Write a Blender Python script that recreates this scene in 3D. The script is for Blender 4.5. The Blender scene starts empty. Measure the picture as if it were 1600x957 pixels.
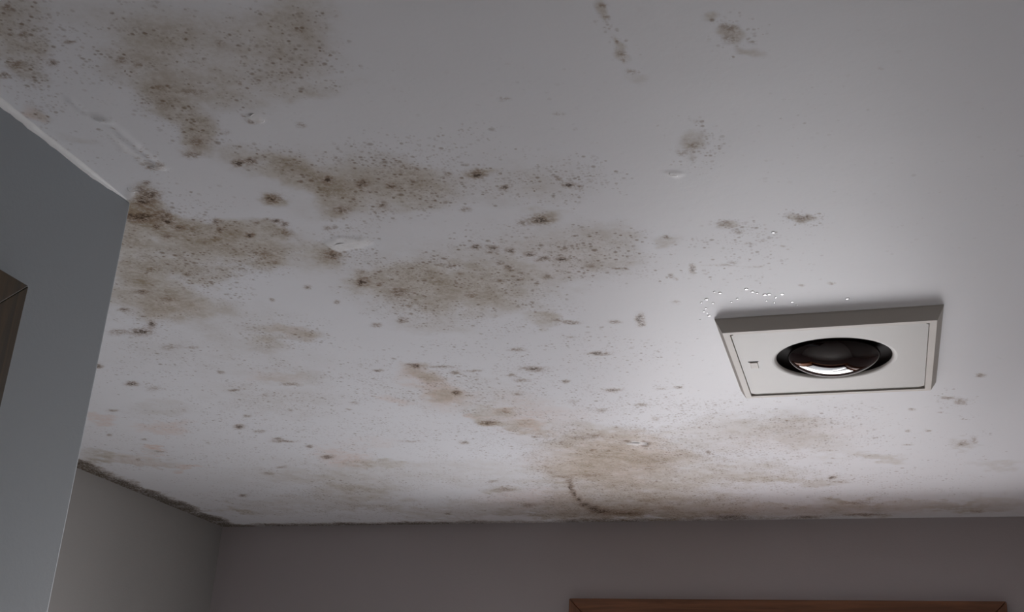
import bpy, math
import numpy as np
from mathutils import Matrix, Vector

# ------------------------------------------------------------------ camera, light, exposure
H = 0.80                      # ceiling height above the camera
CZ = 1.60                     # camera height
ZC = CZ + H                   # ceiling height (2.40 m)
F = 1782.1                    # focal length in pixels of the 1600 px frame
R = np.array([[0.95470755, -0.28971959, 0.06779425],
              [0.29318459, 0.8771038, -0.38043621],
              [0.05075723, 0.38308155, 0.92231894]])   # columns: right, forward, up

PANE_TOP = 9.0
PANE_LOW = 2.8
EXPOSURE = 0.38
BOUNCE_FILL = 28.0               # watts of the added lamp aimed from the window recess at the floor

scn = bpy.context.scene
scn.view_settings.view_transform = 'Standard'
scn.view_settings.look = 'None'
scn.view_settings.gamma = 1.0
scn.view_settings.use_curve_mapping = False
scn.view_settings.exposure = EXPOSURE
col = scn.collection

cam_d = bpy.data.cameras.new('camera')
cam = bpy.data.objects.new('camera', cam_d)
col.objects.link(cam)
cam_d.sensor_fit = 'HORIZONTAL'
cam_d.sensor_width = 36.0
cam_d.lens = F / 1600.0 * 36.0
cam_d.clip_start = 0.02
m = Matrix.Identity(4)
for i in range(3):
    m[i][0] = R[i, 0]; m[i][1] = R[i, 2]; m[i][2] = -R[i, 1]
m[0][3], m[1][3], m[2][3] = 0.0, 0.0, CZ
cam.matrix_world = m
scn.camera = cam

world = bpy.data.worlds.new('world')
scn.world = world
world.use_nodes = True
world.node_tree.nodes['Background'].inputs[0].default_value = (0.55, 0.62, 0.72, 1)
world.node_tree.nodes['Background'].inputs[1].default_value = 0.3

fill_d = bpy.data.lights.new('floor_bounce_fill', 'AREA')  # added lamp standing in for skylight; its floor bounce lifts the ceiling
fill_d.shape = 'RECTANGLE'; fill_d.size = 1.1; fill_d.size_y = 0.35
fill_d.energy = BOUNCE_FILL; fill_d.color = (0.96, 0.97, 1.0)
fill = bpy.data.objects.new('floor_bounce_fill', fill_d); col.objects.link(fill)
fill.location = (-0.377 * H, 4.58 * H + 0.16, CZ + 0.686 * H - 0.62)
fill.rotation_euler = Vector((-.55, -.6, -.75)).to_track_quat('-Z', 'Y').to_euler()   # down and into the room

# ------------------------------------------------------------------ material helpers
def new_mat(name):
    mt = bpy.data.materials.new(name); mt.use_nodes = True
    nt = mt.node_tree
    return mt, nt, nt.nodes['Principled BSDF']

def nd(nt, t, **kw):
    n = nt.nodes.new(t)
    for k, v in kw.items():
        setattr(n, k, v)
    return n

def mth(nt, op, a, b=None, c=None, clamp=False):
    n = nt.nodes.new('ShaderNodeMath'); n.operation = op; n.use_clamp = clamp
    for i, v in enumerate((a, b, c)):
        if v is None: continue
        if isinstance(v, (int, float)): n.inputs[i].default_value = v
        else: nt.links.new(v, n.inputs[i])
    return n.outputs[0]

def mapr(nt, v, a, b, c=0.0, d=1.0, smooth=True):
    n = nt.nodes.new('ShaderNodeMapRange')
    if smooth: n.interpolation_type = 'SMOOTHSTEP'
    nt.links.new(v, n.inputs[0])
    for i, x in enumerate((a, b, c, d)): n.inputs[1 + i].default_value = x
    return n.outputs[0]

def noise(nt, vec, scale, detail=3.0, rough=0.55, dist=0.0):
    n = nt.nodes.new('ShaderNodeTexNoise')
    n.inputs['Scale'].default_value = scale
    n.inputs['Detail'].default_value = detail
    n.inputs['Roughness'].default_value = rough
    n.inputs['Distortion'].default_value = dist
    if vec is not None: nt.links.new(vec, n.inputs['Vector'])
    return n.outputs[0]

def mixc(nt, fac, a, b):
    n = nt.nodes.new('ShaderNodeMix'); n.data_type = 'RGBA'
    if isinstance(fac, (int, float)): n.inputs[0].default_value = fac
    else: nt.links.new(fac, n.inputs[0])
    for idx, v in ((6, a), (7, b)):
        if isinstance(v, tuple): n.inputs[idx].default_value = (*v, 1)
        else: nt.links.new(v, n.inputs[idx])
    return n.outputs[2]

def bump(nt, bsdf, h, strength=0.3, dist=0.002):
    b = nt.nodes.new('ShaderNodeBump')
    b.inputs['Strength'].default_value = strength
    b.inputs['Distance'].default_value = dist
    nt.links.new(h, b.inputs['Height'])
    nt.links.new(b.outputs[0], bsdf.inputs['Normal'])

def objco(nt):
    return nt.nodes.new('ShaderNodeTexCoord').outputs['Object']

def paint_mat(name, c, rough=0.55, tex=0.25):
    mt, nt, p = new_mat(name)
    co = objco(nt)
    n1 = noise(nt, co, 3.0, 4)
    c2 = tuple(x * 0.93 for x in c)
    nt.links.new(mixc(nt, n1, c2, c), p.inputs['Base Color'])
    p.inputs['Roughness'].default_value = rough
    bump(nt, p, noise(nt, co, 160.0, 3), tex, 0.0015)
    return mt

def plastic_mat(name, c, rough=0.35):
    mt, nt, p = new_mat(name)
    co = objco(nt)
    n1 = noise(nt, co, 18.0, 5)
    nt.links.new(mixc(nt, n1, tuple(x * 0.94 for x in c), c), p.inputs['Base Color'])
    p.inputs['Roughness'].default_value = rough
    bump(nt, p, noise(nt, co, 220.0, 2), 0.06, 0.001)
    return mt

def wood_mat(name, dark, light, axis='X', rough=0.4):
    mt, nt, p = new_mat(name)
    co = objco(nt)
    mp = nt.nodes.new('ShaderNodeMapping')
    nt.links.new(co, mp.inputs['Vector'])
    s = {'X': (2.5, 45, 45), 'Z': (45, 45, 2.5), 'Y': (45, 2.5, 45)}[axis]
    mp.inputs['Scale'].default_value = s
    n1 = noise(nt, mp.outputs[0], 1.0, 6, 0.6, 0.6)
    f = mapr(nt, n1, 0.35, 0.68)
    nt.links.new(mixc(nt, f, dark, light), p.inputs['Base Color'])
    p.inputs['Roughness'].default_value = rough
    bump(nt, p, n1, 0.2, 0.001)
    return mt

def emit_mat(name, c, s):
    mt, nt, p = new_mat(name)
    co = objco(nt)
    n1 = noise(nt, co, 2.2, 3)
    p.inputs['Base Color'].default_value = (0.7, 0.75, 0.8, 1)
    p.inputs['Roughness'].default_value = 0.5
    nt.links.new(mixc(nt, n1, tuple(x * 0.92 for x in c), c), p.inputs['Emission Color'])
    p.inputs['Emission Strength'].default_value = s
    return mt

# ------------------------------------------------------------------ mesh helpers
class MB:
    def __init__(s): s.v = []; s.f = []; s.sm = []
    def add(s, vs, fs, smooth=False):
        b = len(s.v); s.v += [tuple(v) for v in vs]
        s.f += [tuple(b + i for i in f) for f in fs]; s.sm += [smooth] * len(fs)
    def box(s, x0, x1, y0, y1, z0, z1):
        vs = [(x, y, z) for z in (z0, z1) for y in (y0, y1) for x in (x0, x1)]
        s.add(vs, [(0, 2, 3, 1), (4, 5, 7, 6), (0, 1, 5, 4), (2, 6, 7, 3), (0, 4, 6, 2), (1, 3, 7, 5)])
    def hexa(s, vs):
        s.add(vs, [(0, 2, 3, 1), (4, 5, 7, 6), (0, 1, 5, 4), (2, 6, 7, 3), (0, 4, 6, 2), (1, 3, 7, 5)])
    def lathe(s, prof, cx=0, cy=0, n=64, smooth=True, close=False):
        vs = []; fs = []
        for r, z in prof:
            for k in range(n):
                a = 2 * math.pi * k / n
                vs.append((cx + r * math.cos(a), cy + r * math.sin(a), z))
        for j in range(len(prof) - 1):
            for k in range(n):
                k2 = (k + 1) % n
                fs.append((j * n + k, j * n + k2, (j + 1) * n + k2, (j + 1) * n + k))
        if close: fs.append(tuple(range((len(prof) - 1) * n, len(prof) * n)))
        s.add(vs, fs, smooth)
    def build(s, name, mat, parent=None, loc=(0, 0, 0), bevel=0.0, seg=2):
        me = bpy.data.meshes.new(name)
        me.from_pydata(s.v, [], s.f)
        me.validate()
        import bmesh
        bm = bmesh.new(); bm.from_mesh(me)
        bmesh.ops.recalc_face_normals(bm, faces=bm.faces)
        bm.to_mesh(me); bm.free()
        if any(s.sm) and len(me.polygons) == len(s.sm):
            me.polygons.foreach_set('use_smooth', s.sm)
        me.materials.append(mat)
        o = bpy.data.objects.new(name, me); col.objects.link(o)
        o.location = loc
        if parent: o.parent = parent
        if bevel:
            b = o.modifiers.new('bevel', 'BEVEL'); b.width = bevel; b.segments = seg
            b.limit_method = 'ANGLE'; b.angle_limit = math.radians(40)
        return o

def structure(o, label=None):
    o['kind'] = 'structure'
    if label: o['label'] = label
    return o

# ------------------------------------------------------------------ room plan (metres)
XL = -1.340 * H        # near left wall face
YA = 1.657 * H         # where the near left wall ends
XR = -2.850 * H        # far left wall face
YB = 4.580 * H         # back wall face
XE = 0.85              # right wall face
YN = -1.30             # wall behind the camera
WT = 0.46              # wall thickness

M_wall = paint_mat('wall_paint', (0.27, 0.26, 0.25), 0.6)  # darker version of the wall paint, dimness of the recess in its colour
M_wall_back = paint_mat('wall_paint_bounce_tint', (0.44, 0.395, 0.395), 0.6)  # warm tint of bounced light put into the wall colour
M_wall_near = paint_mat('wall_paint_daylight_tint', (0.29, 0.315, 0.335), 0.6)  # cool tint of window daylight put into the wall colour
M_floor = wood_mat('floor_boards', (0.60, 0.56, 0.53), (0.72, 0.68, 0.645), 'Y', 0.4)
M_caulk = paint_mat('caulk', (0.76, 0.77, 0.78), 0.4, 0.3)
M_frame = wood_mat('window_wood', (0.13, 0.048, 0.018), (0.25, 0.10, 0.042), 'X', 0.45)
M_door = wood_mat('door_wood', (0.028, 0.017, 0.006), (0.075, 0.042, 0.013), 'Z', 0.5)

# window opening in the back wall
WX0, WX1 = -1.194 * H, 0.440 * H          # outer edges of the casing
WZ1 = CZ + 0.686 * H                      # top of the casing
CW = 0.065                                # casing width
OX0, OX1, OZ1, OZ0 = WX0 + CW, WX1 - CW, WZ1 - CW, WZ1 - CW - 1.25
SET = 0.42                                # depth of the glazing behind the wall face

b = MB()
YT = YB + WT
b.box(XR - WT, OX0, YB, YT, 0, ZC); b.box(OX1, XE + WT, YB, YT, 0, ZC)
b.box(OX0, OX1, YB, YT, OZ1, ZC); b.box(OX0, OX1, YB, YT, 0, OZ0)
structure(b.build('wall_back', M_wall_back), 'back wall with a wood framed window')
b = MB(); b.box(XR, XL, YN, YA, 0, ZC)
structure(b.build('wall_left', M_wall_near, bevel=0.004), 'pale grey projecting wall nearest on the left')
b = MB(); b.box(XR - WT, XR, YN, YB, 0, ZC)
structure(b.build('wall_recess', M_wall), 'dim grey wall of the recess at far left')
b = MB(); b.box(XE, XE + WT, YN, YB, 0, ZC)
structure(b.build('wall_right', M_wall))
b = MB(); b.box(XR - WT, XE + WT, YN - WT, YN, 0, ZC)
structure(b.build('wall_front', M_wall))
b = MB(); b.box(XR - WT, XE + WT, YN - WT, YT, -0.1, 0)
structure(b.build('floor', M_floor))

# ------------------------------------------------------------------ ceiling with mould
def lattice(ix, iy, seed):
    h = (ix.astype(np.int64) * 374761393 + iy.astype(np.int64) * 668265263 + seed * 1442695041) & 0xffffffff
    h = ((h ^ (h >> 13)) * 1274126177) & 0xffffffff
    return ((h ^ (h >> 16)) & 0xffff) / 65535.0
def vnoise(x, y, seed=0):
    x0 = np.floor(x); y0 = np.floor(y); fx = x - x0; fy = y - y0
    fx = fx * fx * (3 - 2 * fx); fy = fy * fy * (3 - 2 * fy)
    a = lattice(x0, y0, seed); b_ = lattice(x0 + 1, y0, seed)
    c = lattice(x0, y0 + 1, seed); d = lattice(x0 + 1, y0 + 1, seed)
    return (a * (1 - fx) + b_ * fx) * (1 - fy) + (c * (1 - fx) + d * fx) * fy
def fbm(x, y, sc, oct=4, seed=0, g=0.55):
    s = 0; a = 1; t = 0
    for k in range(oct):
        s = s + a * vnoise(x * sc + 17.3 * k, y * sc - 9.1 * k, seed + k); t += a
        a *= g; sc *= 2.03
    return s / t
def sstep(x, a, b_):
    t = np.clip((x - a) / (b_ - a), 0, 1); return t * t * (3 - 2 * t)

step = 0.004
gx = np.concatenate([[XR - WT], np.arange(XR, 0.62, step), [XE, XE + WT]])
gy = np.concatenate([[YN - WT, 0.2], np.arange(0.74, YB + 0.001, step), [YB + WT]])
X, Y = np.meshgrid(gx, gy); nx, ny = len(gx), len(gy)

# survey frame: each stain was charted on the photograph of the flat ceiling; SU, SV
# are those chart coordinates of every point (X, Y) of the ceiling plane
Yc = np.maximum(Y, 0.5)
dd = R[0, 1] * X + R[1, 1] * Yc + R[2, 1] * H
SU = 800 + F * (R[0, 0] * X + R[1, 0] * Yc + R[2, 0] * H) / dd
SV = 478.5 - F * (R[0, 2] * X + R[1, 2] * Yc + R[2, 2] * H) / dd

def chart_to_ceiling(u, v):
    d = R @ np.array([(u - 800) / F, 1, -(v - 478.5) / F])
    return d[0] * H / d[2], d[1] * H / d[2]

# warp so that outlines are ragged
wa = (fbm(X, Y, 9, 4, 11) - .5); wb = (fbm(X, Y, 9, 4, 23) - .5)
wf = (fbm(X, Y, 45, 3, 31) - .5); wg = (fbm(X, Y, 45, 3, 41) - .5)
PU = SU + 55 * wa + 22 * wf
PV = SV + 34 * wb + 14 * wg
QU = SU + 7 * wf; QV = SV + 4 * wg

def blob(u, v, cx, cy, rx, ry, ang=0, edge=0.5):
    c, s = math.cos(math.radians(ang)), math.sin(math.radians(ang))
    du, dv = u - cx, v - cy
    a = (du * c + dv * s) / rx; q = (-du * s + dv * c) / ry
    r = np.sqrt(a * a + q * q)
    return 1 - sstep(r, 1 - edge, 1 + edge * .6)

def union(lst, U, V):
    out = np.zeros_like(X)
    for e in lst:
        cx, cy, rx, ry, ang, s = e[:6]
        ed = e[6] if len(e) > 6 else 0.6
        k = s * blob(U, V, cx, cy, rx, ry, ang, ed)
        out = 1 - (1 - out) * (1 - k)
    return out

# soft brown grey stain: cx, cy, rx, ry, angle, strength
STAIN = [
 (260, 400, 110, 70, 5, .2), (220, 460, 70, 50, 5, .18), (420, 390, 120, 40, 5, .16), (700, 440, 180, 60, 5, .14), (560, 290, 160, 60, 8, .14), (850, 400, 160, 50, 3, .12), (330, 90, 200, 90, 5, .16), (350, 500, 120, 40, 8, .14), (740, 620, 140, 40, 8, .12), (1000, 740, 180, 60, 0, .18),
 (140, 728, 60, 10, 22, .3), (420, 620, 120, 30, 5, .12), (350, 560, 200, 30, 5, .10), (640, 740, 250, 25, 0, .14), (480, 745, 120, 20, 0, .12),
 (30, 60, 60, 75, 0, .55), (30, 118, 40, 16, 20, .35), (65, 178, 24, 11, 20, .4, .8), (130, 215, 26, 10, 10, .2),
 (230, 60, 80, 60, 10, .22), (330, 90, 130, 75, 0, .32), (470, 70, 80, 75, 0, .30), (470, 30, 60, 40, 0, .2),
 (240, 120, 70, 50, 40, .30), (270, 180, 60, 28, 35, .45), (310, 140, 50, 40, 0, .22), (305, 215, 32, 30, 60, .5), (300, 242, 26, 12, 0, .45, .9),
 (480, 140, 80, 13, -10, .35, .8), (120, 20, 60, 25, 0, .12),
 (400, 255, 80, 22, 8, .34), (475, 270, 52, 26, 25, .55), (530, 310, 45, 30, 20, .5), (590, 285, 80, 42, 5, .36), (660, 300, 70, 36, 0, .24),
 (760, 290, 120, 40, 5, .12), (870, 290, 60, 35, 0, .12), 
 (225, 325, 30, 34, 60, .6), (220, 342, 30, 12, 8, .75, .8), (262, 345, 40, 18, 15, .6), (320, 360, 70, 16, 5, .5), (400, 360, 60, 14, 5, .45),
 (270, 385, 85, 45, 5, .38), (350, 380, 40, 30, 0, .3), (412, 398, 42, 26, 0, .5), (520, 398, 26, 14, 5, .5, .9), (470, 400, 50, 22, 0, .2),
 (215, 425, 45, 22, 5, .42), (240, 465, 80, 34, 5, .36), (330, 430, 45, 12, 0, .3), (310, 480, 60, 20, 5, .25), (200, 380, 30, 50, 0, .2),
 (580, 440, 36, 15, 5, .3), (640, 450, 90, 34, 6, .28), (690, 430, 90, 30, 0, .22), (740, 465, 80, 30, 8, .26), (800, 440, 90, 40, 5, .18),
 (840, 500, 30, 13, 5, .3, .5), (900, 400, 110, 40, 0, .1), (965, 395, 45, 26, 0, .14), (950, 370, 60, 20, 0, .08), (680, 500, 70, 20, 5, .15),
 (845, 343, 26, 12, 0, .5, .9), (745, 272, 20, 9, 0, .5, .9), (428, 311, 18, 9, 5, .6, .8), (440, 525, 50, 12, 8, .28), (450, 590, 60, 14, 5, .18), (420, 540, 30, 20, 0, .15),
 (655, 580, 34, 15, 8, .35), (700, 612, 36, 13, 5, .3), (770, 640, 40, 13, 8, .25), (820, 665, 40, 10, 5, .3), (765, 660, 20, 6, 3, .5, .8),
 (950, 700, 120, 34, 5, .32), (900, 735, 60, 30, 0, .26), (1010, 740, 110, 40, 0, .28), (930, 788, 110, 20, 0, .34), (1060, 790, 130, 20, 0, .34),
 (980, 805, 300, 6, 0, .35), (1120, 680, 90, 26, 0, .16), (1220, 665, 80, 24, 5, .26), (1270, 695, 60, 14, 5, .22), (1370, 715, 50, 9, 3, .32), (1180, 740, 90, 20, 0, .2),
 (1250, 750, 80, 8, 0, .2), (1300, 797, 150, 7, 0, .26), (1340, 786, 60, 6, 0, .4), (1460, 790, 70, 5, 0, .28), (1560, 722, 40, 8, 0, .16), (1550, 790, 60, 12, 0, .2),  # strips nearest the back wall: stain, partly painted in for the shade there
 (790, 760, 30, 8, 0, .3, .9), (560, 770, 80, 14, 0, .3), (370, 800, 40, 8, 0, .35), (500, 790, 160, 10, 0, .16), (700, 795, 160, 10, 0, .18), (590, 720, 60, 9, 3, .2),
 (250, 640, 50, 12, 3, .14), (240, 720, 60, 10, 5, .2), (160, 715, 40, 7, 10, .4, .8), (1112, 24, 13, 8, 0, .4, .9), (1145, 55, 20, 16, 20, .35), (1175, 82, 22, 6, 15, .25), (1080, 230, 22, 18, -30, .3),
 (960, 72, 8, 24, -30, .25), (945, 15, 7, 20, -20, .35), (988, 118, 24, 8, 20, .18), (1130, 352, 18, 8, 10, .35), (1042, 371, 26, 8, 0, .3), (1248, 341, 18, 8, 0, .35), (1510, 692, 22, 8, 0, .25),
]
# pinprick speckle density
SPECK = [
 (35, 60, 65, 85, 0, .9), (200, 60, 160, 90, 0, .45), (330, 90, 150, 90, 0, .65), (480, 90, 80, 80, 0, .6), (270, 190, 90, 40, 35, .75), (110, 200, 120, 60, 35, .4), (200, 245, 90, 26, 35, .6),
 (430, 250, 100, 30, 5, .55), (600, 285, 130, 65, 5, 1.0), (700, 250, 120, 50, 0, .55), (860, 290, 110, 50, 0, .6), (790, 300, 120, 40, 0, .4),
 (300, 370, 160, 50, 3, .9), (240, 430, 90, 60, 0, .7), (420, 400, 60, 40, 0, .8), (545, 380, 60, 34, 0, .8), (330, 440, 80, 40, 0, .6), (300, 330, 100, 50, 0, .4),
 (660, 450, 120, 50, 5, .95), (800, 410, 160, 50, 0, .75), (950, 400, 110, 50, 0, .6), (760, 480, 140, 40, 0, .55), (230, 510, 90, 40, 0, .35), (430, 520, 90, 40, 0, .45),
 (400, 600, 300, 80, 5, .38), (700, 600, 160, 60, 8, .5), (550, 700, 350, 70, 0, .35), (900, 660, 220, 70, 0, .55), (1000, 730, 220, 80, 0, .8), (1000, 780, 260, 40, 0, .9), (1230, 680, 200, 60, 0, .6),
 (1250, 760, 300, 40, 0, .5), (500, 780, 260, 40, 0, .6), (1490, 630, 40, 20, 0, .6), (1500, 700, 80, 50, 0, .2), (880, 560, 220, 50, 0, .4), (1150, 400, 140, 60, 0, .3), (1150, 55, 50, 40, 20, .7), (1080, 225, 40, 50, -30, .6),
 (960, 60, 20, 70, -25, .6), (1250, 342, 36, 14, 0, .9), (1150, 357, 50, 18, 10, .7), (250, 700, 160, 60, 0, .3), (1100, 640, 150, 40, 0, .3), (60, 150, 60, 30, 30, .5), (900, 180, 500, 120, 0, .06), (1400, 250, 300, 200, 0, .05)]
# single dark spots: cx, cy, rx, ry, strength
SPOT = [
 (372, 256, 8, 5, .9), (391, 252, 7, 4, .8), (428, 311, 13, 7, .75), (513, 282, 8, 5, .9), (533, 328, 13, 6, .6), (566, 289, 9, 7, .6), (612, 290, 9, 5, .6), (597, 320, 7, 4, .6), (570, 284, 6, 4, .5),
 (745, 273, 13, 6, .75), (789, 293, 6, 3.5, .8), (887, 290, 8, 3.5, .9), (872, 280, 5, 3, .5), (905, 293, 6, 4, .5), (845, 343, 17, 7, .75), (815, 348, 8, 4, .4), (727, 328, 9, 4, .4), (695, 317, 4, 3, .5),
 (633, 260, 5, 3, .5), (652, 265, 5, 3, .5), (700, 272, 5, 3, .5), (300, 242, 14, 6, .45), (308, 222, 12, 7, .45), (83, 99, 7, 5, .6), (108, 66, 9, 3, .5), (190, 93, 10, 5, .5), (215, 102, 9, 4, .35), (372, 130, 5, 4, .5), (343, 68, 8, 5, .35), (468, 48, 6, 3, .4), (250, 137, 8, 4, .4), (256, 163, 12, 5, .35), (300, 143, 22, 5, .35), (472, 195, 8, 4, .4), (95, 57, 6, 3, .2), (35, 55, 9, 5, .5), (12, 12, 10, 6, .5), (25, 100, 12, 6, .5), (5, 118, 8, 5, .6),
 (395, 190, 8, 4, .7), (383, 181, 5, 3, .5), (353, 206, 7, 5, .25), (228, 256, 7, 3, .6), (241, 261, 10, 4, .8), (250, 257, 5, 3, .7), (214, 247, 4, 3, .4), (215, 296, 8, 5, .7), (228, 285, 4, 3, .7), (235, 305, 14, 9, .6), (222, 315, 14, 7, .7),
 (220, 340, 20, 7, .9), (198, 337, 8, 5, .6), (255, 336, 16, 8, .5), (262, 346, 8, 4, .8), (245, 355, 6, 5, .7), (280, 356, 10, 4, .7), (260, 370, 9, 5, .5), (343, 360, 5, 4, .7), (391, 368, 6, 4, .9), (430, 345, 7, 3, .8), (445, 350, 6, 3, .7), (400, 348, 4, 2.5, .6), (415, 343, 4, 2, .6), (338, 347, 6, 3, .6), (415, 398, 10, 8, .4), (445, 363, 12, 6, .4), (432, 410, 7, 3, .4),
 (513, 357, 8, 4, .4), (519, 398, 13, 7, .65), (292, 429, 5, 3, .8), (282, 400, 6, 4, .4), (222, 457, 12, 4, .6), (262, 468, 14, 4, .45), (195, 485, 9, 3, .6), (237, 507, 6, 4, 1.0), (222, 519, 15, 5, .85), (184, 519, 14, 5, .4), (265, 543, 16, 5, .3), (300, 543, 10, 2, .4), (480, 449, 6, 3, .5), (424, 469, 3, 2, .6), (527, 472, 4, 2.5, .7),
 (567, 441, 9, 6, .9), (565, 425, 7, 4, .4), (595, 445, 6, 4, .4), (625, 455, 16, 6, .45), (587, 508, 8, 3, .5), (629, 500, 6, 4, .6), (620, 460, 8, 4, .4), (735, 460, 12, 6, .4), (640, 477, 5, 3, .4),
 (745, 386, 6, 4, .8), (770, 388, 8, 4, .7), (766, 395, 7, 2, .5), (797, 392, 7, 4, .75), (826, 397, 8, 3.5, .8), (850, 404, 9, 3, .6), (841, 408, 6, 2, .6), (878, 405, 9, 3.5, .8), (780, 410, 5, 3, .6), (795, 416, 6, 3, .6), (800, 422, 8, 3, .5), (816, 427, 5, 2, .5), (811, 437, 6, 3, .6), (855, 432, 9, 4, .5), (782, 438, 7, 3, .5), (922, 415, 8, 3, .4), (965, 420, 9, 2, .5), (980, 420, 4, 1.5, .6), (706, 415, 8, 2.5, .6), (720, 428, 6, 2.5, .4), (685, 414, 6, 3, .3),
 (892, 504, 14, 2.5, .55), (962, 503, 9, 3, .55), (870, 501, 5, 2, .5), (1000, 499, 6, 7, .8), (1004, 507, 4, 3, .7), (936, 553, 15, 2.5, .8), (808, 547, 13, 2.5, .5), (893, 527, 9, 2.5, .3), (833, 577, 18, 3.5, .7), (883, 597, 5, 2.5, .9), (957, 610, 13, 3, .65), (1060, 606, 7, 2, .6), (1033, 608, 9, 2.5, .3), (1000, 632, 8, 2, .2), (940, 642, 10, 3, .35), (1002, 633, 10, 3, .3), (815, 595, 12, 3, .4), (895, 628, 8, 5, .25),
 (649, 572, 7, 3, .95), (638, 569, 4, 2, .6), (712, 582, 6, 3, .6), (690, 573, 18, 2, .5), (713, 614, 7, 3, .8), (590, 579, 8, 1.5, .6), (800, 587, 7, 2.5, .5), (742, 580, 12, 1.5, .4), (762, 661, 13, 3.5, .7), (725, 692, 8, 3, .6), (785, 645, 9, 4, .4), (808, 616, 8, 3, .35),
 (205, 600, 8, 3, .95), (154, 572, 6, 3, .9), (178, 642, 9, 2, .5), (170, 680, 4, 2, .6), (225, 687, 6, 2, .4), (240, 607, 14, 5, .3), (344, 582, 6, 2.5, .45), (365, 610, 10, 2, .5), (374, 667, 7, 3, .95), (387, 651, 6, 2, .5), (405, 675, 10, 2.5, .4), (445, 690, 18, 2, .6), (435, 686, 8, 1.5, .6), (483, 698, 5, 2, .6), (452, 601, 14, 2.5, .45), (452, 642, 5, 2, .4), (512, 714, 9, 3, .75), (440, 730, 8, 2, .4), (420, 740, 10, 2, .4), (380, 775, 6, 2, .7), (215, 718, 4, 2, .5), (250, 706, 10, 2, .4), (640, 690, 18, 2, .3), (555, 630, 8, 3, .3), (545, 640, 6, 2, .3), (415, 618, 6, 3, .3),
 (837, 683, 6, 2, .5), (905, 684, 12, 2, .5), (930, 681, 14, 4, .45), (925, 703, 4, 2, .5), (1007, 694, 5, 5, .8), (1012, 693, 6, 2, .6), (980, 690, 10, 2, .5), (877, 692, 5, 2, .5), (927, 743, 16, 3, .4), (1025, 655, 8, 4, .3), (1107, 707, 3, 2, .7), (985, 778, 5, 3, .4),
 (892, 762, 3, 7, .9), (897, 772, 3, 6, .85), (905, 781, 5, 5, .8), (915, 789, 8, 3, .8), (928, 795, 10, 4, .85), (890, 752, 7, 4, .4), (875, 745, 14, 2, .45), (862, 738, 8, 2, .4), (825, 790, 12, 3, .5), (790, 765, 14, 3, .5), (770, 753, 8, 2, .4), (700, 803, 5, 2, .6), (940, 800, 16, 4, .7), (980, 803, 24, 4, .6),
 (1300, 747, 5, 2, 1.0), (1310, 754, 14, 1.5, .4), (1228, 795, 5, 2, .5), (1265, 808, 20, 2, .6), (1350, 805, 40, 2, .55), (1140, 808, 30, 3, .7), (1340, 786, 30, 2.5, .4), (1525, 800, 10, 2, .5), (1417, 674, 4, 1.5, .5), (1450, 673, 5, 1.5, .5), (1425, 640, 6, 2, .4), (1418, 696, 7, 1.5, .5), (1505, 694, 8, 4, .6), (1522, 688, 5, 6, .35), (1300, 717, 6, 1.5, .3), (1295, 724, 8, 1.5, .3), (1480, 622, 10, 2, .5), (1500, 628, 9, 4, .5), (1468, 645, 4, 1.5, .4), (1532, 587, 7, 2.5, .6), (1560, 560, 3, 1.5, .2),
 (1143, 45, 12, 6, .4), (1140, 62, 12, 6, .4), (1176, 66, 8, 3, .3), (1130, 40, 4, 5, .4), (1065, 240, 9, 5, .35), (1082, 228, 12, 7, .3), (1086, 190, 6, 3, .3), (963, 65, 3, 4, .5), (972, 84, 8, 4, .45), (975, 95, 5, 4, .35), (985, 112, 8, 4, .3), (940, 10, 8, 4, .4), (948, 27, 6, 3, .45), (900, 202, 3, 2, .3), (790, 155, 10, 3, .22), (873, 178, 9, 3, .3), (1083, 250, 4, 8, .2), (782, 157, 4, 5, .15), (1048, 271, 10, 3, .2),
 (1131, 350, 10, 6, .4), (1155, 363, 9, 2.5, .4), (1170, 382, 6, 2.5, .35), (1190, 376, 7, 2, .3), (1222, 385, 5, 2, .35), (1041, 371, 8, 3.5, .5), (1250, 342, 7, 6, .6), (1260, 338, 4, 3, .7), (1234, 342, 3, 2, .5), (1270, 341, 4, 2, .4), (1082, 420, 4, 7, .85), (1048, 431, 3.5, 3, .75), (1057, 436, 2.5, 2, .6), (1145, 410, 10, 3, .25), (1120, 415, 30, 1.5, .2), (1180, 417, 16, 1.5, .2), (1299, 443, 5, 2, .6), (1252, 446, 4, 2, .4), (1057, 473, 7, 3, .3), (1135, 415, 9, 2, .2), (1390, 385, 3, 2, .1), (1378, 107, 4, 2, .3)]
ORANGE = [
 (655, 585, 40, 18, 10, .6), (700, 612, 45, 16, 8, .5), (780, 636, 18, 6, 3, .7, .9), (745, 650, 20, 5, 3, .5), (828, 662, 20, 8, 5, .6, .9), (615, 625, 36, 9, 5, .4), (420, 586, 50, 12, 3, .2), (250, 670, 50, 12, 5, .45), (240, 706, 18, 4, 0, .7), (295, 732, 22, 5, 0, .6), (220, 720, 60, 8, 5, .3), (145, 650, 26, 8, 0, .5), (530, 710, 50, 12, 3, .45), (560, 720, 30, 8, 3, .3), (950, 720, 120, 42, 0, .5), (570, 690, 50, 8, 0, .15), (1000, 700, 60, 20, 0, .25), (440, 525, 40, 10, 8, .25), (260, 480, 60, 20, 0, .2), (850, 655, 80, 30, 0, .22), (810, 640, 60, 30, 0, .2), (1240, 680, 110, 30, 0, .2), (900, 400, 90, 30, 0, .1), (840, 780, 90, 20, 0, .4), (690, 620, 30, 30, 0, .2), (60, 180, 24, 9, 20, .5)]
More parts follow.
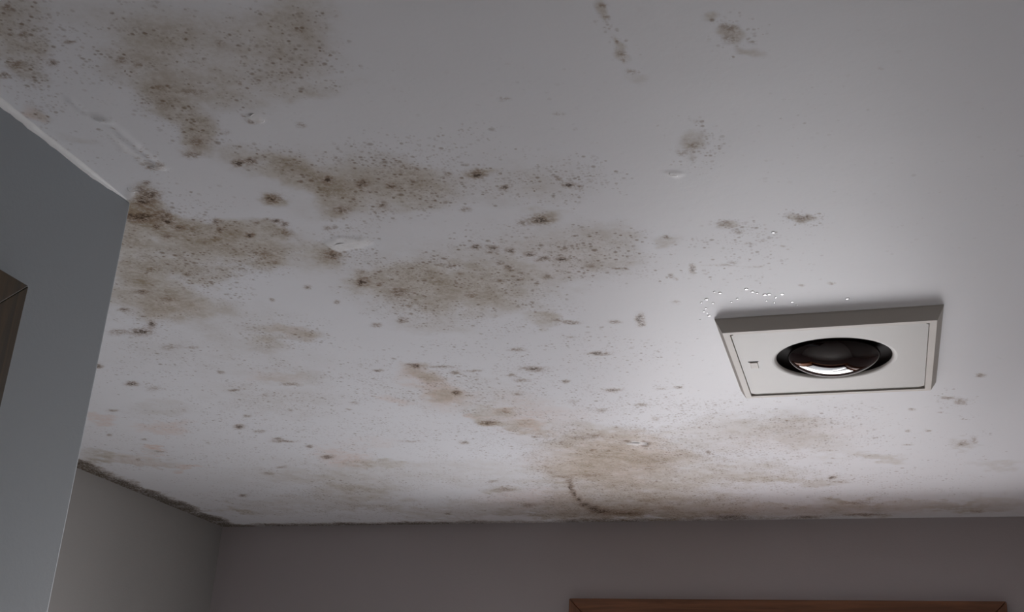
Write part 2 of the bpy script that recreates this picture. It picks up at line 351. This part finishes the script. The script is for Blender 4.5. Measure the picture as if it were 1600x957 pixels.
PEEL = [(545, 378, 34, 10, 0, .9, .3), (400, 185, 12, 8, 30, .8, .4), (995, 692, 14, 4, 0, .8, .4), (1052, 272, 12, 4, 0, .5, .4), (525, 384, 20, 6, 20, .8, .3), (240, 258, 26, 5, 10, .5, .4), (205, 300, 8, 10, 0, .6), (200, 235, 40, 4, 38, .5)]

stain = union(STAIN, PU, PV)
speck = np.clip(union(SPECK, PU, PV), 0, 1)
patch = sstep(fbm(X, Y, 13, 4, 61, .6), .40, .62); patch2 = sstep(fbm(X, Y, 30, 3, 66, .6), .38, .62)
speck *= .12 + .55 * patch + .5 * patch2
orange = union(ORANGE, PU, PV)
peel = union(PEEL, QU + 8 * wf, QV + 6 * wg)
spot = np.zeros_like(X)
for cx, cy, rx, ry, s in SPOT:
    sel = (np.abs(SU - cx) < rx * 3 + 20) & (np.abs(SV - cy) < ry * 3 + 12)
    a = (QU[sel] - cx) / rx; q = (QV[sel] - cy) / ry
    r2 = a * a + q * q
    k = s * (0.75 * np.exp(-r2 * 1.3) + 0.25 * np.exp(-r2 * .35))
    spot[sel] = 1 - (1 - spot[sel]) * (1 - k)
stain *= 0.25 + 1.35 * fbm(X, Y, 20, 5, 77, .65)
stain *= 1 - .28 * (1 - sstep(SV, 150, 260)) * (SU < 600)
# mould creeping out of the wall joints
dR = X - XR; dB = YB - Y; n6 = fbm(X, Y, 14, 4, 5); n7 = fbm(X, Y, 60, 3, 6)
jr = 1 - sstep(dR, 0.030 + .07 * (n6 - .4), 0.075 + .09 * (n6 - .4) + .04 * n7)
jb_fade = 1 - .55 * sstep(X, -1.45, -1.2) + .35 * np.exp(-((X + .85) / .28) ** 2) - .35 * sstep(X, -.35, .05)
jb = (1 - sstep(dB, 0.010 + .04 * (n6 - .42), 0.034 + .06 * (n6 - .4) + .05 * n7)) * np.clip(jb_fade, 0, 1)
jr = jr * (Y > YA)
joint = np.clip(np.maximum(jr, jb * (.85 - .3 * sstep(X, -.5, 0))), 0, 1)
spot = 1 - (1 - spot) * (1 - np.clip(joint * (.25 + 1.15 * fbm(X, Y, 24, 4, 91, .6)), 0, .95))
spot = np.clip(spot, 0, 1); stain = np.clip(stain, 0, 1)

# relief: slightly uneven plaster, a lifted paint seam near the left wall, loose flakes
Z = 0.0012 * (fbm(X, Y, 5, 3, 90) - .5)
Z -= 0.0018 * peel * (0.4 + n7)
def seam(u0, v0, u1, v1, wd, hgt):
    x0, y0 = chart_to_ceiling(u0, v0); x1, y1 = chart_to_ceiling(u1, v1)
    L = math.hypot(x1 - x0, y1 - y0); tx, ty = (x1 - x0) / L, (y1 - y0) / L
    t = (X - x0) * tx + (Y - y0) * ty; n = -(X - x0) * ty + (Y - y0) * tx + .012 * wf + .02 * (n6 - .5)
    e = np.exp(-(n / wd) ** 2) * sstep(t, -.01, .02) * (1 - sstep(t, L - .02, L + .01))
    return hgt * e
lift = (seam(150, 178, 248, 262, .006, .0032) + seam(100, 150, 160, 190, .005, .0015)) * (.3 + 1.2 * n7)
Z -= lift
spot = np.clip(spot + .55 * sstep(lift, .0012, .004) * (vnoise(X * 130, Y * 130, 8) > .62), 0, 1)
inside = (X > XR) & (X < XE) & (Y < YB) & (Y > YN)
Z *= inside

verts = np.stack([X, Y, ZC + Z], -1).reshape(-1, 3)
idx = np.arange(nx * ny).reshape(ny, nx)
faces = np.stack([idx[:-1, :-1], idx[1:, :-1], idx[1:, 1:], idx[:-1, 1:]], -1).reshape(-1, 4)
me = bpy.data.meshes.new('ceiling')
# the slab above closes the ceiling into a solid panel
nv = len(verts)
top = np.array([(gx[0], gy[0], ZC + .1), (gx[-1], gy[0], ZC + .1), (gx[-1], gy[-1], ZC + .1), (gx[0], gy[-1], ZC + .1)])
verts = np.concatenate([verts, top])
me.vertices.add(len(verts)); me.vertices.foreach_set('co', verts.ravel())
c00, c10, c11, c01 = idx[0, 0], idx[0, -1], idx[-1, -1], idx[-1, 0]
extra = [(nv, nv + 1, nv + 2, nv + 3), (c00, c10, nv + 1, nv), (c10, c11, nv + 2, nv + 1), (c11, c01, nv + 3, nv + 2), (c01, c00, nv, nv + 3)]
fa = np.concatenate([faces, np.array(extra)])
me.loops.add(fa.size); me.loops.foreach_set('vertex_index', fa.ravel().astype(np.int32))
me.polygons.add(len(fa))
me.polygons.foreach_set('loop_start', np.arange(0, fa.size, 4, dtype=np.int32))
me.update(calc_edges=True); me.validate()
me.polygons.foreach_set('use_smooth', np.array([True] * len(faces) + [False] * len(extra)))
def attr(name, chans):
    a = me.attributes.new(name, 'FLOAT_COLOR', 'POINT')
    d = np.zeros((len(verts), 4), np.float32)
    for i, c in enumerate(chans): d[:nv, i] = c.reshape(-1)
    a.data.foreach_set('color', d.ravel())
attr('mould', (stain, speck, spot)); attr('tint', (orange, peel, joint))

mt, nt, p = new_mat('mouldy_ceiling_paint')
co = objco(nt)
A = nd(nt, 'ShaderNodeAttribute', attribute_name='mould'); sa = nd(nt, 'ShaderNodeSeparateColor'); nt.links.new(A.outputs['Color'], sa.inputs[0])
B = nd(nt, 'ShaderNodeAttribute', attribute_name='tint'); sb = nd(nt, 'ShaderNodeSeparateColor'); nt.links.new(B.outputs['Color'], sb.inputs[0])
st, sk, sp = sa.outputs; og, pe, jo = sb.outputs
base = mixc(nt, noise(nt, co, 2.0, 4), (0.735, 0.745, 0.78), (0.79, 0.80, 0.835))
# orange brown tint
n_f = noise(nt, co, 55, 4, .6)
ogf = mth(nt, 'MULTIPLY', og, mapr(nt, n_f, .3, .7, .5, 1.1))
c = mixc(nt, mth(nt, 'MULTIPLY', ogf, .75, clamp=True), base, (0.66, 0.44, 0.33))
# soft stain with a mealy fine texture
n_m = noise(nt, co, 120, 4, .65)
n_l = noise(nt, co, 26, 4, .6)
stf = mth(nt, 'MULTIPLY', st, mapr(nt, mth(nt, 'ADD', mth(nt, 'MULTIPLY', n_m, .5), mth(nt, 'MULTIPLY', n_l, .5)), .36, .62, .45, 1.35), clamp=True)
c = mixc(nt, mapr(nt, st, .02, .5, 0, .42), c, (0.58, 0.525, 0.415))
c = mixc(nt, mth(nt, 'MULTIPLY', stf, .84, clamp=True), c, (0.30, 0.23, 0.145))
# pinprick colonies
def pricks(scale, lo, hi, k):
    v = nt.nodes.new('ShaderNodeTexVoronoi'); v.inputs['Scale'].default_value = scale
    nt.links.new(co, v.inputs['Vector'])
    wn = nt.nodes.new('ShaderNodeSeparateColor'); nt.links.new(v.outputs['Color'], wn.inputs[0])
    on = mth(nt, 'SUBTRACT', mth(nt, 'MULTIPLY', sk, k), wn.outputs[0])
    on = mapr(nt, on, -.03, .15)
    sz = mth(nt, 'ADD', mth(nt, 'MULTIPLY', wn.outputs[1], hi - lo), lo)
    dist = mth(nt, 'ADD', v.outputs['Distance'], mth(nt, 'MULTIPLY', mth(nt, 'SUBTRACT', n_m, .5), .5))
    d = mth(nt, 'SUBTRACT', 1.0, mth(nt, 'DIVIDE', dist, sz), clamp=True)
    return mth(nt, 'MULTIPLY', mth(nt, 'MULTIPLY', on, mapr(nt, d, 0, .7)), mth(nt, 'ADD', mth(nt, 'MULTIPLY', wn.outputs[2], .6), .35))
p1 = pricks(140, .32, .75, .85); p2 = pricks(62, .16, .46, .5); p3 = pricks(230, .4, .8, .8)
pk = mth(nt, 'MAXIMUM', mth(nt, 'MULTIPLY', p1, .72), mth(nt, 'MAXIMUM', mth(nt, 'MULTIPLY', p2, .8), mth(nt, 'MULTIPLY', p3, .42)))
c = mixc(nt, mth(nt, 'MULTIPLY', pk, mapr(nt, st, 0, .3, .72, 1.1), clamp=True), c, (0.20, 0.13, 0.08))
# dark spots
spf = mth(nt, 'MULTIPLY', sp, mapr(nt, n_m, .3, .6, .75, 1.2), clamp=True)
n_s = noise(nt, co, 230, 3, .6)
brk = mapr(nt, mth(nt, 'ADD', mth(nt, 'MULTIPLY', n_s, .55), mth(nt, 'MULTIPLY', n_m, .45)), .40, .56)
spf = mth(nt, 'MULTIPLY', spf, mth(nt, 'ADD', .42, mth(nt, 'MULTIPLY', brk, .75)), clamp=True)
c = mixc(nt, mapr(nt, spf, .02, .45, 0, .62), c, mixc(nt, jo, (0.26, 0.175, 0.115), (0.095, 0.062, 0.024)))
c = mixc(nt, mapr(nt, spf, .35, .95, 0, .92), c, mixc(nt, jo, (0.065, 0.042, 0.028), (0.065, 0.042, 0.018)))
# bare, bright flakes
c = mixc(nt, mth(nt, 'MULTIPLY', pe, .8), c, (0.86, 0.86, 0.87))
nt.links.new(c, p.inputs['Base Color'])
rg = mth(nt, 'ADD', .46, mth(nt, 'MULTIPLY', mth(nt, 'MAXIMUM', stf, pk), .3))
nt.links.new(rg, p.inputs['Roughness'])
p.inputs['Specular IOR Level'].default_value = 0.1
hh = mth(nt, 'ADD', mth(nt, 'MULTIPLY', noise(nt, co, 35, 3), .6), mth(nt, 'MULTIPLY', n_m, .18))
bump(nt, p, hh, .35, .002)
me.materials.append(mt)
ceiling = bpy.data.objects.new('ceiling', me); col.objects.link(ceiling)
structure(ceiling, 'white painted ceiling blotched with brown and black mould')

# ------------------------------------------------------------------ caulk bead of the near left wall
def bead(name, pts, r, seed, parent=None, mat=M_caulk, sx=1, jag=.12):
    rng = np.random.RandomState(seed); b = MB(); n = 6; vs = []; fs = []
    for k, (x, y) in enumerate(pts):
        rr = r * (1 + jag * (rng.rand() - .5) * 2) * min(1.0, .25 + (len(pts) - 1 - k) / 9)
        for j in range(n + 1):
            a = math.pi / 2 * j / n
            # concave fillet between wall and ceiling
            q = rr * (1 - math.sin(a)); w = rr * (1 - math.cos(a))
            vs.append((x + sx * q, y, ZC + .001 - w))
    m_ = n + 1
    for k in range(len(pts) - 1):
        for j in range(n):
            fs.append((k * m_ + j, k * m_ + j + 1, (k + 1) * m_ + j + 1, (k + 1) * m_ + j))
    # back faces: against wall and ceiling
    base_ = len(vs)
    for x, y in pts: vs.append((x - sx * .003, y, ZC + .004))
    for k in range(len(pts) - 1):
        fs.append((k * m_, (k + 1) * m_, base_ + k + 1, base_ + k))
        fs.append((k * m_ + n, (k + 1) * m_ + n, base_ + k + 1, base_ + k))
    b.add(vs, fs, True)
    return b.build(name, mat, parent)
ys = np.arange(YN + .01, YA - .002, .012)
structure(bead('trim_1', [(XL, y) for y in ys], .0095, 3), 'white caulk bead where the near left wall meets the ceiling')

# ------------------------------------------------------------------ window in the back wall
def casing(b, x0, x1, z0, z1, w, y0, y1):
    """mitred four-sided frame, faces in the XZ plane"""
    def piece(a, b_, c_, d_):
        b.hexa([(a[0], y0, a[1]), (b_[0], y0, b_[1]), (a[0], y1, a[1]), (b_[0], y1, b_[1]),
                (d_[0], y0, d_[1]), (c_[0], y0, c_[1]), (d_[0], y1, d_[1]), (c_[0], y1, c_[1])])
    return piece
win = bpy.data.objects.new('window_1', None); col.objects.link(win)
win.location = ((WX0 + WX1) / 2, YB, OZ0)
structure(win, 'reddish brown wood window frame on the back wall')
wl = (-win.location.x, -win.location.y, -win.location.z)
yf = YB - .022
g = .0006
def cpiece(name, a, b_, c_, d_, mat=M_frame):
    mb = MB()
    mb.hexa([(a[0], yf, a[1]), (b_[0], yf, b_[1]), (a[0], YB, a[1]), (b_[0], YB, b_[1]),
             (d_[0], yf, d_[1]), (c_[0], yf, c_[1]), (d_[0], YB, d_[1]), (c_[0], YB, c_[1])])
    return mb.build(name, mat, win, wl, bevel=.0025)
WZ0 = OZ0 - CW
cpiece('head_casing', (OX0 + g, OZ1), (OX1 - g, OZ1), (WX1 - g, WZ1), (WX0 + g, WZ1))
M_frame_v = wood_mat('window_wood_upright', (0.13, 0.048, 0.018), (0.25, 0.10, 0.042), 'Z', 0.45)
cpiece('side_casing', (WX0, WZ0), (OX0, OZ0), (OX0, OZ1 - g), (WX0, WZ1 - g), M_frame_v)
cpiece('side_casing', (OX1, OZ0), (WX1, WZ0), (WX1, WZ1 - g), (OX1, OZ1 - g), M_frame_v)
mb = MB(); mb.box(WX0 - .02, WX1 + .02, YB - .07, YB + SET, OZ0 - .025, OZ0)
mb.build('window_sill', M_frame, win, wl, bevel=.004)
mb = MB()   # jamb lining and sashes
t = .015
mb.box(OX0, OX0 + t, YB, YB + SET + .01, OZ0, OZ1); mb.box(OX1 - t, OX1, YB, YB + SET + .01, OZ0, OZ1)
mb.box(OX0 + t, OX1 - t, YB, YB + SET + .01, OZ1 - t, OZ1)
mb.build('jamb', M_frame, win, wl)
mb = MB(); mb.box(OX0 + t, OX1 - t, YB + .002, YB + .027, OZ1 - .08, OZ1 - t)   # added unseen board, keeps pane light off the ceiling by the wall
mb.build('light_block_board', M_frame, win, wl, bevel=.002)
zm = OZ0 + .60
def sash(z0, z1, y, mname, paneM):
    x0, x1, w, th = OX0 + t, OX1 - t, .045, .03
    s_ = MB()
    s_.box(x0, x0 + w, y, y + th, z0, z1); s_.box(x1 - w, x1, y, y + th, z0, z1)
    s_.box(x0 + w, x1 - w, y, y + th, z1 - w, z1); s_.box(x0 + w, x1 - w, y, y + th, z0, z0 + w)
    so = s_.build('sash', M_frame, win, wl)
    q = MB(); q.box(x0 + w, x1 - w, y + .012, y + .018, z0 + w, z1 - w)
    po = q.build('pane', paneM, so)
sash(zm - .02, OZ1 - t, YB + SET - .045, 'sash', emit_mat('frosted_pane_upper', (1.0, 0.98, 1.0), PANE_TOP))
sash(OZ0, zm + .02, YB + SET - .012, 'sash', emit_mat('frosted_pane_lower', (0.93, 0.95, 1.0), PANE_LOW))

# ------------------------------------------------------------------ door in the near left wall
DY1 = 1.4185 * H; DZ1 = CZ + .7180 * H; DW = .07
DY0 = DY1 - .95
door = bpy.data.objects.new('door_1', None); col.objects.link(door); door.location = (XL, (DY0 + DY1) / 2, 0)
structure(door, 'dark brown wooden door frame corner on the near left wall')
dl = (-door.location.x, -door.location.y, 0)
XF = XL + .018
def dpiece(name, vs, bev=.0008):
    mb = MB(); mb.hexa(vs); return mb.build(name, M_door, door, dl, bevel=bev)
def trap(a, b_, c_, d_):   # four (y,z) corners
    return [(XL, a[0], a[1]), (XL, b_[0], b_[1]), (XF, a[0], a[1]), (XF, b_[0], b_[1]),
            (XL, d_[0], d_[1]), (XL, c_[0], c_[1]), (XF, d_[0], d_[1]), (XF, c_[0], c_[1])]
dpiece('side_casing', trap((DY1 - DW, 0), (DY1, 0), (DY1, DZ1 - .0006), (DY1 - DW, DZ1 - DW - .0006)))
dpiece('side_casing', trap((DY0, 0), (DY0 + DW, 0), (DY0 + DW, DZ1 - DW - .0006), (DY0, DZ1 - .0006)))
dpiece('head_casing', trap((DY0 + DW, DZ1 - DW), (DY1 - DW, DZ1 - DW), (DY1 - .0006, DZ1), (DY0 + .0006, DZ1)))
mb = MB(); ya, yb, zt = DY0 + DW + .003, DY1 - DW - .003, DZ1 - DW - .003
x0, x1, x2 = XL + .0005, XL + .006, XL + .011
mb.box(x0, x1, ya, yb, .006, zt)
sw = .11
for (a, b_, c_, d_) in ((ya, ya + sw, .006, zt), (yb - sw, yb, .006, zt), (ya + sw, yb - sw, zt - sw, zt), (ya + sw, yb - sw, .006, .2), (ya + sw, yb - sw, .95, 1.08)):
    mb.box(x1, x2, a, b_, c_, d_)
leaf = mb.build('door_leaf', M_door, door, dl)
mb = MB(); mb.lathe([(.0, .0), (.026, .0), (.026, .006), (.011, .01), (.011, .035), (.026, .045), (.028, .058), (.02, .068), (0, .071)], n=32)
M_brass, nt, p = new_mat('brass'); p.inputs['Base Color'].default_value = (.55, .38, .15, 1); p.inputs['Metallic'].default_value = 1; p.inputs['Roughness'].default_value = .3
kb = mb.build('door_knob', M_brass, leaf); kb.rotation_euler = (0, math.pi / 2, 0); kb.location = (x2, DY0 + DW + .06, 1.0)

# ------------------------------------------------------------------ ceiling heat lamp
LX0, LX1, LY0, LY1 = -.3173 * H, .1782 * H, 2.4465 * H, 2.962 * H
ZF = CZ + .970 * H                         # face height
TH = ZC - ZF
TP = .0155 * H
M_pl = plastic_mat('cream_plastic', (0.62, 0.58, 0.53), .6)
M_pl2 = plastic_mat('cream_plastic_panel', (0.45, 0.435, 0.41), .55)
lx, ly = (LX0 + LX1) / 2, (LY0 + LY1) / 2
lamp = bpy.data.objects.new('ceiling_heat_lamp', None); col.objects.link(lamp)
lamp.location = (lx, ly, ZC)
lamp['label'] = 'square cream ceiling heater with one dark round heat bulb in its middle'
lamp['category'] = 'heat lamp'
a = (LX1 - LX0) / 2; bb = (LY1 - LY0) / 2       # half sizes at the ceiling
fa_, fb_ = a - TP, bb - TP                      # at the face
ROP = .139 * H * .97                           # opening radius, first guess
ocx, ocy = -.0665 * H * .97 - lx + 0.0, 2.768 * H * .97 - ly
RIM = .012
REC = .0028

def ring_panel(half_x, half_y, z, cx, cy, r, n=96):
    """vertices of a square loop and a round loop with equal counts, for a panel with a round hole"""
    sq = []; ci = []
    for k in range(n):
        an = 2 * math.pi * (k + .5) / n
        c, s = math.cos(an), math.sin(an)
        tt = 1 / max(abs(c), abs(s))
        sq.append((c * tt * half_x, s * tt * half_y, z)); ci.append((cx + r * c, cy + r * s, z))
    return sq, ci
# housing: tapered sides, rim lip, open in the middle of its face
mb = MB()
def loop(hx, hy, z): return [(-hx, -hy, z), (hx, -hy, z), (hx, hy, z), (-hx, hy, z)]
loops = [loop(a, bb, 0), loop(a - .0005, bb - .0005, -.003), loop(fa_ + .0012, fb_ + .0012, -TH + .002), loop(fa_, fb_, -TH),
         loop(fa_ - RIM, fb_ - RIM, -TH), loop(fa_ - RIM - .001, fb_ - RIM - .001, -TH + REC + .006), loop(a - .02, bb - .02, -.001)]
vs = [v for l in loops for v in l]; fs = []
for j in range(len(loops) - 1):
    for k in range(4):
        k2 = (k + 1) % 4; fs.append((j * 4 + k, j * 4 + k2, (j + 1) * 4 + k2, (j + 1) * 4 + k))
mb.add(vs, fs)
mb.build('housing', M_pl, lamp)
# face panel with round hole and flared throat
mb = MB()
hx, hy = fa_ - RIM - .0012, fb_ - RIM - .0012
zp = -TH + REC
prof = [(ROP + .009, 0), (ROP + .005, .0007), (ROP + .0015, .0025), (ROP, .0045)]
n = 96
sq, _ = ring_panel(hx, hy, zp, ocx, ocy, ROP, n)
vs = list(sq); fs = []
for r, dz in prof:
    vs += [(ocx + r * math.cos(2 * math.pi * (k + .5) / n), ocy + r * math.sin(2 * math.pi * (k + .5) / n), zp + dz) for k in range(n)]
for j in range(len(prof)):
    for k in range(n):
        k2 = (k + 1) % n; fs.append((j * n + k, j * n + k2, (j + 1) * n + k2, (j + 1) * n + k))
mb.add(vs[:2 * n], fs[:n]); base_ = len(mb.v)
mb.add(vs[n:], [tuple(i - n for i in f) for f in fs[n:]], True)
vs2 = sq + [(x, y, z + .004) for x, y, z in sq]
mb.add(vs2, [(k, (k + 1) % n, (k + 1) % n + n, k + n) for k in range(n)])
mb.build('face_panel', M_pl2, lamp)
# dark well behind the opening
M_dark, nt, p = new_mat('near_black_metal'); p.inputs['Base Color'].default_value = (.010, .007, .006, 1); p.inputs['Roughness'].default_value = .8; p.inputs['Specular IOR Level'].default_value = .1
bump(nt, p, noise(nt, objco(nt), 60, 3), .1, .001)
mb = MB(); mb.lathe([(ROP + .0002, zp + .0046), (ROP - .001, zp + .012), (ROP - .02, -.0012), (.001, -.001)], ocx, ocy, 64, close=True)
mb.build('well', M_dark, lamp)
# bulb
RB = ROP * .80
M_bulb, nt, p = new_mat('dark_red_glass')
co = objco(nt)
nt.links.new(mixc(nt, noise(nt, co, 9, 3), (.006, .0025, .0025), (.016, .003, .003)), p.inputs['Base Color'])
p.inputs['Roughness'].default_value = .03
p.inputs['Specular IOR Level'].default_value = .42
p.inputs['Coat Weight'].default_value = 0.0; p.inputs['Coat Roughness'].default_value = .02
zr = zp + .006                # height of the bulb's rim
dome = .034
pr = []
for k in range(0, 19):
    an = math.pi / 2 * k / 18
    pr.append((RB * math.sin(an), zr - dome * (.55 * math.cos(an) + .45 * math.cos(an) ** 2)))
pr = [(max(r, .0004), z) for r, z in pr]
pr += [(RB * .985, zr + .004), (RB * .86, zr + .0085)]
mb = MB(); mb.lathe(pr, ocx, ocy, 96)
bulb = mb.build('bulb', M_bulb, lamp)
M_rim, nt, p = new_mat('bulb_rim_glass'); p.inputs['Base Color'].default_value = (.30, .29, .28, 1); p.inputs['Roughness'].default_value = .2
bump(nt, p, noise(nt, objco(nt), 80, 2), .05, .001)
# latch on the left of the panel
M_slot = M_dark
tb = MB()
tx, ty = chart_to_ceiling(1178, 572); tx = tx * .972 - lx; ty = ty * .972 - ly
tb.hexa([(tx - .006, ty - .016, zp - .0015), (tx + .008, ty - .016, zp - .0015), (tx - .006, ty + .016, zp - .0015), (tx + .008, ty + .016, zp - .0015),
         (tx - .007, ty - .017, zp + .001), (tx + .009, ty - .017, zp + .001), (tx - .007, ty + .017, zp + .001), (tx + .009, ty + .017, zp + .001)])
latch = tb.build('latch', M_pl, lamp, bevel=.0005)
tb = MB(); tb.box(tx - .009, tx + .011, ty - .0215, ty - .0185, zp - .0004, zp + .001)
tb.build('latch_slot', M_slot, latch)

# ------------------------------------------------------------------ glossy paint beads beside the heat lamp
M_bead, nt, p = new_mat('glossy_paint_bead')
nt.links.new(mixc(nt, noise(nt, objco(nt), 30, 2), (.74, .74, .76), (.84, .84, .86)), p.inputs['Base Color'])
p.inputs['Roughness'].default_value = .08; p.inputs['Specular IOR Level'].default_value = .8
BEADS = [(1166, 452, 4.5), (1176, 456, 4), (1183, 458, 3), (1195, 461, 5), (1202, 460, 4.5), (1222, 460, 4.5), (1212, 465, 3.5), (1238, 472, 3.5), (1324, 467, 4.5), (1208, 363, 3.5),
         (1104, 468, 4.5), (1125, 458, 4), (1114, 474, 3), (1096, 473, 2.5), (1103, 482, 2.5), (1108, 494, 4.5), (1100, 487, 2.5), (1152, 467, 3), (1143, 472, 2.5), (1198, 470, 2.5), (1116, 456, 2.5), (1210, 473, 2.5), (1244, 477, 2), (1090, 530, 2.5), (1094, 500, 2), (1105, 489, 2)]
proto = MB(); proto.lathe([(.0001, -.0009), (.5, -.00088), (.8, -.00080), (1.0, .0008)], n=16)
pm = None
for u, v, s in BEADS:
    x, y = chart_to_ceiling(u, v)
    if pm is None:
        o = proto.build('paint_bead', M_bead, ceiling); pm = o
    else:
        o = pm.copy(); col.objects.link(o); o.parent = ceiling
    i_ = int(np.argmin(np.abs(gx - x))); j_ = int(np.argmin(np.abs(gy - y)))
    o.location = (x, y, ZC + Z[j_, i_]); r_ = s * .00085
    o.scale = (r_, r_ * 1.25, .8)

# ------------------------------------------------------------------ loose flakes of paint lifting from the ceiling
M_flake = paint_mat('flaking_paint', (0.80, 0.80, 0.815), .5, .3)
def flake(u, v, lx_, ly_, rot, curl, seed):
    rng = np.random.RandomState(seed); x, y = chart_to_ceiling(u, v)
    n, m2 = 14, 6; vs = []; fs = []
    rad = 1 + .28 * (rng.rand(n) - .5)
    for side in (0, 1):
        for j in range(m2 + 1):
            for k in range(n):
                a_ = 2 * math.pi * k / n; q = j / m2 * rad[k]
                px, py = q * math.cos(a_) * lx_, q * math.sin(a_) * ly_
                tt = (py / ly_ + 1) / 2
                pz = .0006 - .55 * curl * max(0, tt) ** 2 - side * .0004
                vs.append((px, py, pz))
    S = (m2 + 1) * n
    for side in (0, 1):
        for j in range(m2):
            for k in range(n):
                k2 = (k + 1) % n; o_ = side * S
                fs.append((o_ + j * n + k, o_ + j * n + k2, o_ + (j + 1) * n + k2, o_ + (j + 1) * n + k))
    for k in range(n):
        k2 = (k + 1) % n; fs.append((m2 * n + k, m2 * n + k2, S + m2 * n + k2, S + m2 * n + k))
    b = MB(); b.add(vs, fs, True)
    o = b.build('paint_flake', M_flake, ceiling)
    o.location = (x, y, ZC - .0003); o.rotation_euler = (0, 0, rot)
for f_ in ((403, 187, .009, .006, .5, .004, 1), (396, 181, .006, .004, 2.2, .003, 2), (532, 383, .013, .008, 3.0, .004, 3), (548, 376, .015, .007, .2, .0035, 4), (566, 379, .008, .005, 1.2, .003, 5),
           (994, 693, .011, .009, 3.3, .005, 6), (1053, 272, .008, .005, .8, .0022, 7), (246, 262, .012, .004, .6, .003, 8), (205, 296, .006, .010, .3, .003, 9)):
    flake(*f_)
